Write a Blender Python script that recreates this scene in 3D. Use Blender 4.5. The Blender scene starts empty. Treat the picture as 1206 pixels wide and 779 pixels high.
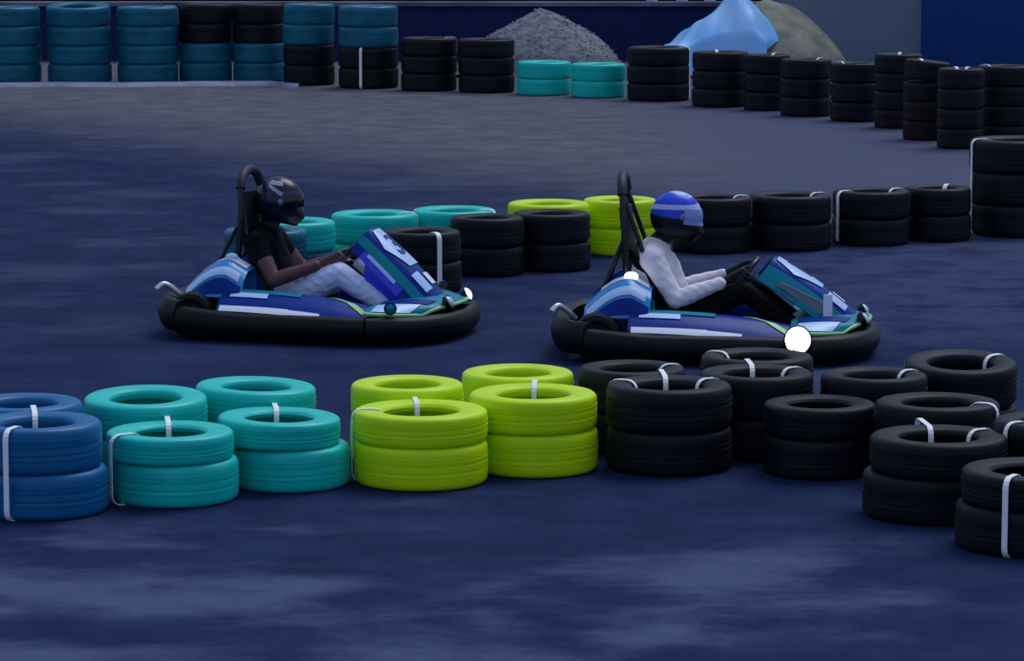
import bpy, bmesh, math, random
import numpy as np
from mathutils import Vector, Matrix
random.seed(7)
R_ = math.radians
scene = bpy.context.scene
COL = scene.collection

# ------------------------------------------------------------------ camera, sky, sun, exposure
F_PX, PITCH, CAM_H = 4000.0, R_(7.75), 2.79
cam_d = bpy.data.cameras.new('camera'); cam = bpy.data.objects.new('camera', cam_d); COL.objects.link(cam)
cam.location = (0, 0, CAM_H); cam.rotation_euler = (math.pi/2 - PITCH, 0, 0)
cam_d.sensor_width = 36.0; cam_d.lens = F_PX/1206*36.0; cam_d.clip_end = 400
scene.camera = cam
world = bpy.data.worlds.new('overcast_dusk'); scene.world = world; world.use_nodes = True
bg = world.node_tree.nodes['Background']
bg.inputs[0].default_value = (0.50, 0.66, 1.0, 1); bg.inputs[1].default_value = 0.52
sun_d = bpy.data.lights.new('sun', 'SUN'); sun = bpy.data.objects.new('sun', sun_d); COL.objects.link(sun)
sun_d.energy = 1.5; sun_d.angle = R_(35); sun_d.color = (0.93, 0.95, 1.0)
sun.rotation_euler = Vector((-0.30, -0.42, -0.86)).to_track_quat('-Z', 'Y').to_euler()
sun.location = (8, 20, 20)
vs = scene.view_settings
vs.view_transform = 'Standard'; vs.look = 'None'; vs.gamma = 1.0; vs.use_curve_mapping = False
vs.exposure = 0.0

# ------------------------------------------------------------------ helpers
def ground_at(px, py, z=0.0):
    """photo pixel -> world point on the horizontal plane z"""
    u = (px-603)/F_PX; v = (py-389.5)/F_PX
    c, s = math.cos(PITCH), math.sin(PITCH)
    d = Vector((u, c - v*s, -s - v*c))
    t = (z-CAM_H)/d.z
    return Vector((0, 0, CAM_H)) + d*t
def x_at(px, Y, z=0.0):
    c, s = math.cos(PITCH), math.sin(PITCH)
    return (px-603)/F_PX*(Y*c - (z-CAM_H)*s)

def lin(*rgb):
    r = []
    for v in rgb:
        v /= 255.0
        r.append(v/12.92 if v <= 0.04045 else ((v+0.055)/1.055)**2.4)
    return (*r, 1)
MATS = {}
def mat(name, rgb, rough=0.5, spec=0.5, metal=0.0, emit=None, strength=0, noise=None, bump=None, coat=0):
    if name in MATS: return MATS[name]
    m = bpy.data.materials.new(name); m.use_nodes = True
    nt = m.node_tree; b = nt.nodes['Principled BSDF']
    b.inputs['Base Color'].default_value = rgb; b.inputs['Roughness'].default_value = rough
    b.inputs['Specular IOR Level'].default_value = spec; b.inputs['Metallic'].default_value = metal
    b.inputs['Coat Weight'].default_value = coat
    if emit:
        b.inputs['Emission Color'].default_value = emit; b.inputs['Emission Strength'].default_value = strength
    if noise or bump:
        tc = nt.nodes.new('ShaderNodeTexCoord')
        n = nt.nodes.new('ShaderNodeTexNoise'); n.inputs['Scale'].default_value = (noise or bump)[0]; n.inputs['Detail'].default_value = 5
        nt.links.new(tc.outputs['Object'], n.inputs['Vector'])
        if noise:
            mx = nt.nodes.new('ShaderNodeMix'); mx.data_type = 'RGBA'
            rp = nt.nodes.new('ShaderNodeMapRange'); rp.inputs[1].default_value = 0.35; rp.inputs[2].default_value = 0.7
            nt.links.new(n.outputs['Fac'], rp.inputs[0]); nt.links.new(rp.outputs[0], mx.inputs[0])
            mx.inputs[6].default_value = rgb; mx.inputs[7].default_value = noise[1]
            nt.links.new(mx.outputs[2], b.inputs['Base Color'])
        if bump:
            bp = nt.nodes.new('ShaderNodeBump'); bp.inputs['Strength'].default_value = bump[1]; bp.inputs['Distance'].default_value = bump[2]
            nt.links.new(n.outputs['Fac'], bp.inputs['Height']); nt.links.new(bp.outputs['Normal'], b.inputs['Normal'])
    MATS[name] = m
    return m

def link_mesh(name, me, m=None, parent=None, smooth=True):
    if m is not None and not me.materials: me.materials.append(m)
    if smooth:
        me.polygons.foreach_set('use_smooth', [True]*len(me.polygons))
    o = bpy.data.objects.new(name, me); COL.objects.link(o)
    if parent: o.parent = parent
    return o
def pydata(name, vs_, fs, m, parent=None, smooth=True, sharp=None):
    me = bpy.data.meshes.new(name); me.from_pydata([tuple(v) for v in vs_], [], fs); me.update()
    bm = bmesh.new(); bm.from_mesh(me); bmesh.ops.recalc_face_normals(bm, faces=bm.faces); bm.to_mesh(me); bm.free()
    if sharp: me.set_sharp_from_angle(angle=R_(sharp))
    return link_mesh(name, me, m, parent, smooth)
class MB:
    """collects shapes into one mesh"""
    def __init__(s): s.v = []; s.f = []
    def add(s, vs_, fs):
        k = len(s.v); s.v += [tuple(v) for v in vs_]; s.f += [tuple(i+k for i in f) for f in fs]; return s
    def box(s, c, d, rot=None):
        M = rot or Matrix.Identity(3)
        vs_ = [Vector(c) + M @ Vector((x*d[0]/2, y*d[1]/2, z*d[2]/2)) for x in (-1, 1) for y in (-1, 1) for z in (-1, 1)]
        return s.add(vs_, [(0,1,3,2),(4,6,7,5),(0,4,5,1),(2,3,7,6),(0,2,6,4),(1,5,7,3)])
    def tube(s, pts, r, n=10, closed=False):
        pts = [Vector(p) for p in pts]; N = len(pts); rs = r if isinstance(r, (list, tuple)) else [r]*N
        vs_ = []; up = None
        for i, p in enumerate(pts):
            a = pts[(i-1) % N] if (closed or i > 0) else p; b = pts[(i+1) % N] if (closed or i < N-1) else p
            t = (b-a).normalized()
            if up is None: up = t.orthogonal().normalized()
            up = (up - t*up.dot(t)).normalized(); w = t.cross(up)
            vs_ += [p + (up*math.cos(2*math.pi*k/n) + w*math.sin(2*math.pi*k/n))*rs[i] for k in range(n)]
        fs = []
        for i in range(N if closed else N-1):
            j = (i+1) % N
            for k in range(n):
                l = (k+1) % n; fs.append((i*n+k, i*n+l, j*n+l, j*n+k))
        if not closed: fs += [tuple(range(n))[::-1], tuple(range((N-1)*n, N*n))]
        return s.add(vs_, fs)
    def loft(s, secs, cap=True, closed=False):
        n = len(secs[0]); N = len(secs); vs_ = [p for sec in secs for p in sec]; fs = []
        for i in range(N if closed else N-1):
            j = (i+1) % N
            for k in range(n):
                l = (k+1) % n; fs.append((i*n+k, i*n+l, j*n+l, j*n+k))
        if cap and not closed: fs += [tuple(range(n))[::-1], tuple(range((N-1)*n, N*n))]
        return s.add(vs_, fs)
    def slab(s, fn, nu, nv, th):
        """sheet fn(u,v)->point with thickness th along its normal"""
        P = [[Vector(fn(i/nu, j/nv)) for j in range(nv+1)] for i in range(nu+1)]
        top = []; bot = []
        for i in range(nu+1):
            for j in range(nv+1):
                a = P[min(i+1, nu)][j]-P[max(i-1, 0)][j]; b = P[i][min(j+1, nv)]-P[i][max(j-1, 0)]
                nn = a.cross(b).normalized(); top.append(P[i][j]+nn*th*0.5); bot.append(P[i][j]-nn*th*0.5)
        W = nv+1; K = len(top); fs = []
        for i in range(nu):
            for j in range(nv):
                a, b, c, d = i*W+j, i*W+j+1, (i+1)*W+j+1, (i+1)*W+j
                fs += [(a, b, c, d), (K+d, K+c, K+b, K+a)]
        edge = [(i*W) for i in range(nu+1)] + [nu*W+j for j in range(1, nv+1)] + [i*W+nv for i in range(nu-1, -1, -1)] + [j for j in range(nv-1, 0, -1)]
        for q in range(len(edge)):
            a, b = edge[q], edge[(q+1) % len(edge)]; fs.append((a, b, K+b, K+a))
        return s.add(top+bot, fs)
    def sphere(s, c, r, nu=14, nv=8, sc=(1, 1, 1), rot=None):
        M = rot or Matrix.Identity(3); vs_ = []; c = Vector(c)
        for i in range(nv+1):
            ph = math.pi*i/nv
            for k in range(nu):
                a = 2*math.pi*k/nu
                vs_.append(c + M @ Vector((math.sin(ph)*math.cos(a)*r*sc[0], math.sin(ph)*math.sin(a)*r*sc[1], math.cos(ph)*r*sc[2])))
        fs = [(i*nu+k, i*nu+(k+1) % nu, (i+1)*nu+(k+1) % nu, (i+1)*nu+k) for i in range(nv) for k in range(nu)]
        return s.add(vs_, fs)
    def lathe(s, prof, n=40, M=None, closed=True):
        M = M or Matrix.Identity(4); vs_ = []; m = len(prof)
        for k in range(n):
            a = 2*math.pi*k/n
            vs_ += [M @ Vector((r*math.cos(a), r*math.sin(a), z)) for r, z in prof]
        fs = []
        for k in range(n):
            l = (k+1) % n
            for i in range(m if closed else m-1):
                j = (i+1) % m; fs.append((k*m+i, l*m+i, l*m+j, k*m+j))
        return s.add(vs_, fs)
    def build(s, name, m, parent=None, smooth=True, sharp=40):
        me = bpy.data.meshes.new(name); me.from_pydata(s.v, [], s.f); me.update()
        bm = bmesh.new(); bm.from_mesh(me); bmesh.ops.remove_doubles(bm, verts=bm.verts, dist=1e-5)
        bmesh.ops.recalc_face_normals(bm, faces=bm.faces); bm.to_mesh(me); bm.free()
        if sharp and smooth: me.set_sharp_from_angle(angle=R_(sharp))
        return link_mesh(name, me, m, parent, smooth)
def tag(o, label, cat=None, group=None, kind=None):
    o['label'] = label
    if cat: o['category'] = cat
    if group: o['group'] = group
    if kind: o['kind'] = kind
    return o
def empty(name, loc, rz=0):
    o = bpy.data.objects.new(name, None); COL.objects.link(o); o.location = loc; o.rotation_euler = (0, 0, rz)
    o.empty_display_size = 0.2
    return o

# ------------------------------------------------------------------ materials
M_BLUE_T  = mat('painted_rubber_blue', lin(0, 106, 160), 0.42, 0.35, noise=(9, lin(0, 96, 148)))
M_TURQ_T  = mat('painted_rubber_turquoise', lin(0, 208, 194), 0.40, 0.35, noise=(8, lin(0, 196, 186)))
M_TEALF_T = mat('painted_rubber_dark_teal', lin(0, 110, 134), 0.4, 0.35, noise=(5, lin(0, 92, 114)))  # deeper teal than the turquoise rubber, with random mottling
M_LIME_T  = mat('painted_rubber_lime', lin(214, 246, 4), 0.42, 0.3, noise=(8, lin(204, 238, 2)))
M_BLACK_T = mat('bare_rubber', lin(13, 14, 22), 0.55, 0.25, noise=(7, lin(19, 20, 29)))
M_RUST_T  = mat('brownish_rubber', lin(36, 22, 26), 0.65, 0.22, noise=(7, lin(26, 20, 26)))
M_STRAP = mat('white_strap', lin(254, 254, 254), 0.5)
M_BLK = mat('black_plastic', lin(7, 10, 14), 0.5, 0.25)
M_BLK_G = mat('black_gloss', lin(10, 11, 18), 0.25)
M_STEEL = mat('black_steel_tube', lin(18, 18, 28), 0.35, 0.5)
M_CHROME = mat('bright_metal', lin(215, 215, 220), 0.3, metal=0.7)
M_KBLUE = mat('kart_blue', lin(0, 48, 140), 0.35, 0.15)
M_KSKY = mat('kart_sky_blue', lin(28, 140, 215), 0.3, 0.5, coat=0.3)
M_KTEAL = mat('kart_teal', lin(0, 132, 152), 0.35, 0.2)
M_KDECAL = mat('decal_white', lin(244, 244, 255), 0.35)
M_KLILAC = mat('decal_pale_blue', lin(184, 214, 255), 0.35)
M_KLIME = mat('piping_lime', lin(150, 215, 130), 0.4)
M_KVIOLET = mat('panel_violet_blue', lin(58, 62, 225), 0.35)
M_GREYP = mat('grey_plastic', lin(120, 128, 140), 0.5)
M_LAMP_ON = mat('lamp_lit', (1, 1, 1, 1), 0.3, emit=(0.93, 0.97, 1.0, 1), strength=14)
M_LAMP_SM = mat('lamp_small_lit', (1, 1, 1, 1), 0.3, emit=(1, 1, 1, 1), strength=2.2)
M_LAMP_OFF = mat('lamp_lens', lin(190, 225, 245), 0.15)

# ------------------------------------------------------------------ ground
def ground_material():
    m = bpy.data.materials.new('asphalt_with_dust'); m.use_nodes = True
    nt = m.node_tree; b = nt.nodes['Principled BSDF']; N = nt.nodes.new; L = nt.links.new
    tc = N('ShaderNodeTexCoord')
    def noise(scale, detail=6, rough=0.55, vec=None, dist=0.0):
        n = N('ShaderNodeTexNoise'); n.inputs['Scale'].default_value = scale; n.inputs['Detail'].default_value = detail
        n.inputs['Roughness'].default_value = rough; n.inputs['Distortion'].default_value = dist
        L(vec or tc.outputs['Object'], n.inputs['Vector']); return n.outputs['Fac']
    def rng(src, a, b_, c=0.0, d=1.0):
        r = N('ShaderNodeMapRange'); r.interpolation_type = 'SMOOTHSTEP'
        for i, v in enumerate((a, b_, c, d)): r.inputs[i+1].default_value = v
        L(src, r.inputs[0]); return r.outputs[0]
    def math_(op, a, b_):
        r = N('ShaderNodeMath'); r.operation = op
        for i, v in enumerate((a, b_)):
            if isinstance(v, (int, float)): r.inputs[i].default_value = v
            else: L(v, r.inputs[i])
        return r.outputs[0]
    def mix(f, a, b_):
        r = N('ShaderNodeMix'); r.data_type = 'RGBA'; L(f, r.inputs[0])
        for i, v in ((6, a), (7, b_)):
            if isinstance(v, tuple): r.inputs[i].default_value = v
            else: L(v, r.inputs[i])
        return r.outputs[2]
    sep = N('ShaderNodeSeparateXYZ'); L(tc.outputs['Object'], sep.inputs[0])
    big = noise(0.55, 5, 0.6, dist=0.6); mid = noise(2.2, 6, 0.6); fine = noise(60, 3); mp = N('ShaderNodeMapping'); mp.inputs['Scale'].default_value = (0.55, 0.8, 1); L(tc.outputs['Object'], mp.inputs[0])
    pat = noise(1.3, 6, 0.6, vec=mp.outputs[0], dist=0.15)
    wy = math_('ADD', sep.outputs['Y'], math_('MULTIPLY', math_('SUBTRACT', big, 0.5), 3.5))
    base = mix(rng(mid, 0.35, 0.7), lin(24, 37, 74), lin(37, 50, 88))
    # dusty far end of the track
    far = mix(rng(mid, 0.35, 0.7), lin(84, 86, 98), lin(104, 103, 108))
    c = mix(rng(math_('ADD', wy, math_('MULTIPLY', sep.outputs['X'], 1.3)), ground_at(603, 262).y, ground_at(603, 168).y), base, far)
    # wiped dust patches on the near run-off
    near = math_('MULTIPLY', rng(wy, ground_at(603, 605).y, ground_at(603, 655).y), rng(pat, 0.45, 0.66))
    c = mix(math_('MULTIPLY', near, 0.8), c, lin(82, 92, 126))
    midp = math_('MULTIPLY', rng(pat, 0.5, 0.68), rng(wy, ground_at(603, 450).y, ground_at(603, 370).y))
    c = mix(math_('MULTIPLY', midp, 0.4), c, lin(80, 84, 112))
    side = math_('MULTIPLY', math_('MULTIPLY', rng(sep.outputs['X'], 0.5, 2.6), rng(wy, ground_at(603, 440).y, ground_at(603, 360).y)), rng(mid, 0.3, 0.6))
    c = mix(math_('MULTIPLY', side, 0.6), c, lin(66, 76, 116))
    c = mix(math_('MULTIPLY', rng(fine, 0.5, 0.75), 0.25), c, lin(28, 32, 62))
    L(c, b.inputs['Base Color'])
    b.inputs['Roughness'].default_value = 0.9; b.inputs['Specular IOR Level'].default_value = 0.08
    bp = N('ShaderNodeBump'); bp.inputs['Strength'].default_value = 0.25; bp.inputs['Distance'].default_value = 0.01
    L(fine, bp.inputs['Height']); L(bp.outputs['Normal'], b.inputs['Normal'])
    return m
g = MB(); nx, ny = 40, 60
def gfn(i, j): return (-45+90*i/nx, -5+95*j/ny, 0.0)
g.add([gfn(i, j) for i in range(nx+1) for j in range(ny+1)], [(i*(ny+1)+j, (i+1)*(ny+1)+j, (i+1)*(ny+1)+j+1, i*(ny+1)+j+1) for i in range(nx) for j in range(ny)])
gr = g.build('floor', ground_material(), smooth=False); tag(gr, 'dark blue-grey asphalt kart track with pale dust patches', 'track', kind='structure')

# pale kerb edge in front of the far left tyre wall
k0 = [ground_at(x, y) for x, y in ((-60, 103), (60, 101), (150, 101.5), (240, 100), (320, 100), (352, 103))]
kb = MB(); secs = []
for p in k0:
    q = p + Vector((0, -0.10, 0)); secs.append([q+Vector((0, -0.16, 0)), q+Vector((0, -0.12, 0.035)), q+Vector((0, 0.12, 0.05)), q+Vector((0, 0.16, 0))])
kb.loft(secs)
tag(kb.build('trim_1', mat('pale_kerb', lin(140, 142, 170), 0.8, noise=(3, lin(110, 112, 140)))), 'pale concrete kerb strip at foot of the far turquoise tyres', 'kerb', kind='structure')

# ------------------------------------------------------------------ back walls
Yw = ground_at(603, 72).y
navy = mat('navy_painted_wall', lin(22, 32, 84), 0.75, 0.2, noise=(0.6, lin(30, 38, 88)))
def wall(name, px0, px1, Y0, Y1, h, th, m, label):
    a = Vector((x_at(px0, Y0), Y0, 0)); b_ = Vector((x_at(px1, Y1), Y1, 0)); d = (b_-a).normalized(); n = Vector((-d.y, d.x, 0))
    w = MB()
    w.add([a, b_, b_+n*th, a+n*th]+[p+Vector((0, 0, h)) for p in (a, b_, b_+n*th, a+n*th)], [(0,1,5,4),(1,2,6,5),(2,3,7,6),(3,0,4,7),(4,5,6,7),(3,2,1,0)])
    o = w.build(name, m, smooth=False); tag(o, label, 'wall', kind='structure'); return a, b_, d, n, o
zc = 0.80
a, b_, d, n, wo = wall('wall_back', -260, 955, Yw, Yw, zc, 0.25, navy, 'low navy blue wall with pale coping behind the tyre rows')
cop = MB().box(((a.x+b_.x)/2, Yw+0.11, zc+0.03), (b_.x-a.x, 0.34, 0.06)).build('coping', mat('pale_coping', lin(120, 128, 150), 0.8, noise=(1.2, lin(62, 68, 100))), wo, smooth=False)
wall('wall_shed', -420, 1500, Yw+9, Yw+9, 7.0, 0.3, mat('dark_shed_wall', lin(11, 13, 30), 0.8, 0.15), 'dark shed wall rising behind the low navy wall')
for i, px in enumerate((768, 803, 836)):
    X = x_at(px, Yw+0.12, zc)
    p = MB().box((X, Yw+0.12, zc+0.06+0.65), (0.07, 0.07, 1.3)).box((X, Yw+0.12, zc+0.07), (0.16, 0.16, 0.02)).build('fence_post', mat('pale_post', lin(170, 175, 195), 0.5), smooth=False)
    tag(p, ['white metal post on the navy wall, farthest from the blue tarpaulin', 'white metal post on the navy wall, middle of three', 'white metal post on the navy wall, nearest the blue tarpaulin'][i], 'post', 'white posts on the back wall')
wall('wall_grey', 905, 1098, Yw-.6, Yw-1.6, 3.2, 0.2, mat('grey_render_wall', lin(128, 138, 158), 0.85, 0.2, noise=(0.5, lin(108, 120, 144))), 'tall grey wall behind the far right tyres')
wall('wall_blue', 1084, 1420, Yw-1.9, Yw-5.5, 3.2, 0.2, mat('blue_hoarding', lin(4, 58, 124), 0.7, 0.25, noise=(0.5, lin(10, 66, 134))), 'tall plain blue wall in the far right corner')

# ------------------------------------------------------------------ mounds behind the far row
def hump(name, m, cx, cy, rx, ry, h, seed, rough, parent=None, n=44, sharpness=1.0, lift=0.0):
    rnd = np.random.RandomState(seed); ph = rnd.uniform(0, 6.28, (8, 2)); fr = rnd.uniform(2, 9, (8, 2))
    vs_ = []; W = n+1
    for i in range(W):
        for j in range(W):
            u = -1+2*i/n; v = -1+2*j/n; q = math.sqrt(u*u+v*v)
            e = max(0.0, 1-q)**sharpness
            e = e*(1.25-0.25*e)
            nz = sum(math.sin(fr[k, 0]*u+ph[k, 0])*math.sin(fr[k, 1]*v+ph[k, 1])/(1+0.4*k) for k in range(8))*rough
            z = max(0.0, h*(e + nz*e) + lift*(1 if q < 0.98 else 0))
            vs_.append((cx+rx*u, cy+ry*v, z + (rnd.uniform(-1, 1)*rough*0.10 if 0 < e else 0)))
    fs = [(i*W+j, (i+1)*W+j, (i+1)*W+j+1, i*W+j+1) for i in range(n) for j in range(n)]
    return pydata(name, vs_, fs, m, parent), vs_
gravel = mat('grey_gravel', lin(132, 134, 142), 0.9, 0.2, noise=(9, lin(88, 90, 98)), bump=(30, 0.9, 0.03))
Yg = ground_at(603, 86).y; Xg = x_at(636, Yg, 0.4)
gp, gv = hump('gravel_pile', gravel, Xg, Yg, 1.15, 1.1, 0.86, 3, 0.05, sharpness=0.62)
tag(gp, 'rounded pile of grey gravel behind the low turquoise tyres', 'gravel pile')
st = MB(); rnd = random.Random(5)
for q in range(420):
    v = gv[rnd.randrange(len(gv))]
    if v[2] < 0.1: continue
    r = rnd.uniform(0.012, 0.026); st.sphere((v[0]+rnd.uniform(-.02, .02), v[1], v[2]), r, 5, 3, (1, 1, rnd.uniform(.5, .9)))
so = st.build('stones', mat('stone_pieces', lin(140, 140, 146), 0.9, noise=(3, lin(80, 82, 90))), gp, smooth=False); so['kind'] = 'stuff'
Yb = ground_at(603, 87).y; Xb = x_at(905, Yb, 0.5)
earth = mat('brown_grey_earth', lin(165, 160, 144), 0.95, 0.1, noise=(2.5, lin(112, 116, 106)), bump=(14, 0.8, 0.05))
bo, bv = hump('earth_mound', earth, Xb, Yb+0.42, 1.15, 1.15, 1.02, 11, 0.06, sharpness=0.62)
tag(bo, 'brown-grey earth mound partly under the blue tarpaulin', 'mound')
# tarpaulin: a stiff sheet tented over the mound's left flank, hem folded, corners pulled out
def tarp(u, v):
    # u: left -> right, v: near -> far
    px = 783 + u*138 - (26*((u-.8)/.2)**2*max(0.0, 1-v*1.6) if u > .8 else 0)
    Yt = Yb - 0.95 + 1.05*v
    left = min(1.0, u/0.62)
    top = 0.04 + 0.80*left**1.15
    if u > 0.62: top -= 0.74*((u-0.62)/0.38)**1.35
    zb = 0.36 if v > 0.16 else 0.02+0.34*(v/0.16)
    z = zb + (top)*math.sin(min(1.0, v*1.35)*math.pi/2)*0.92
    z += 0.025*math.sin(u*17+v*5) + 0.012*math.sin(u*31-v*9)
    if v < 0.05: z -= 0.02*math.sin(u*22)
    return (x_at(px, Yt, z), Yt, z)
tp = MB().slab(tarp, 44, 36, 0.012).build('tarpaulin', mat('light_blue_tarp', lin(116, 190, 255), 0.4, 0.5, noise=(1.5, lin(164, 208, 255))))
tag(tp, 'bright light blue tarpaulin sheet draped over the earth mound', 'tarpaulin')

# ------------------------------------------------------------------ tyres
TY = {}
def tyre_mesh(Rr, h, m):
    key = (round(Rr, 3), round(h, 3), m.name)
    if key in TY: return TY[key]
    rin = Rr*0.585; T = Rr-rin
    half = [(rin+0.004, 0.30*h), (rin-0.004, 0.17*h), (rin+0.004, 0.07*h), (rin+0.10*T, 0.045*h), (rin+0.28*T, 0.015*h), (rin+0.45*T, 0.0), (rin+0.74*T, 0.0),
            (rin+0.86*T, 0.018*h), (rin+0.935*T, 0.055*h), (rin+0.98*T, 0.11*h), (Rr-0.001, 0.18*h)]
    gr_ = []
    for zc_ in (0.30, 0.42):
        gr_ += [(Rr, (zc_-0.02)*h), (Rr-0.004, (zc_-0.012)*h), (Rr-0.004, (zc_+0.012)*h), (Rr+0.001, (zc_+0.02)*h)]
    lower = half + gr_
    prof = lower + [(r, h-z) for r, z in reversed(lower)]
    prof += [(Rr-0.022, 0.78*h), (Rr-0.016, 0.5*h), (Rr-0.022, 0.22*h)]
    b = MB().lathe(prof, 44)
    me = bpy.data.meshes.new('tyre'); me.from_pydata(b.v, [], b.f); me.update()
    bm = bmesh.new(); bm.from_mesh(me); bmesh.ops.recalc_face_normals(bm, faces=bm.faces); bm.to_mesh(me); bm.free()
    me.polygons.foreach_set('use_smooth', [True]*len(me.polygons)); me.set_sharp_from_angle(angle=R_(50))
    me.materials.append(m); TY[key] = me
    return me
def strap(parent, ang, r0, r1, z0, z1, w=0.022, t=0.004):
    """flat tie looped round the tyre section: closed rounded rectangle in the (radius, z) plane"""
    c = 0.045; pts = []
    for (cx, cz, a0) in ((r1-c, z1-c, 0), (r0+c, z1-c, 90), (r0+c, z0+c, 180), (r1-c, z0+c, 270)):
        for k in range(5):
            a = R_(a0+90*k/4); pts.append((cx+c*math.cos(a), cz+c*math.sin(a), math.cos(a), math.sin(a)))
    er = Vector((math.cos(ang), math.sin(ang), 0)); et = Vector((-math.sin(ang), math.cos(ang), 0)); ez = Vector((0, 0, 1)); secs = []
    for r, z, nr, nz in pts:
        p = er*r+ez*z; nn = er*nr+ez*nz
        secs.append([p-et*w/2, p+et*w/2, p+et*w/2+nn*t, p-et*w/2+nn*t])
    return MB().loft(secs, closed=True).build('tie_strap', M_STRAP, parent, smooth=False)

B, T, E, Lm, K, U = M_BLUE_T, M_TURQ_T, M_TEALF_T, M_LIME_T, M_BLACK_T, M_RUST_T
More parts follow.
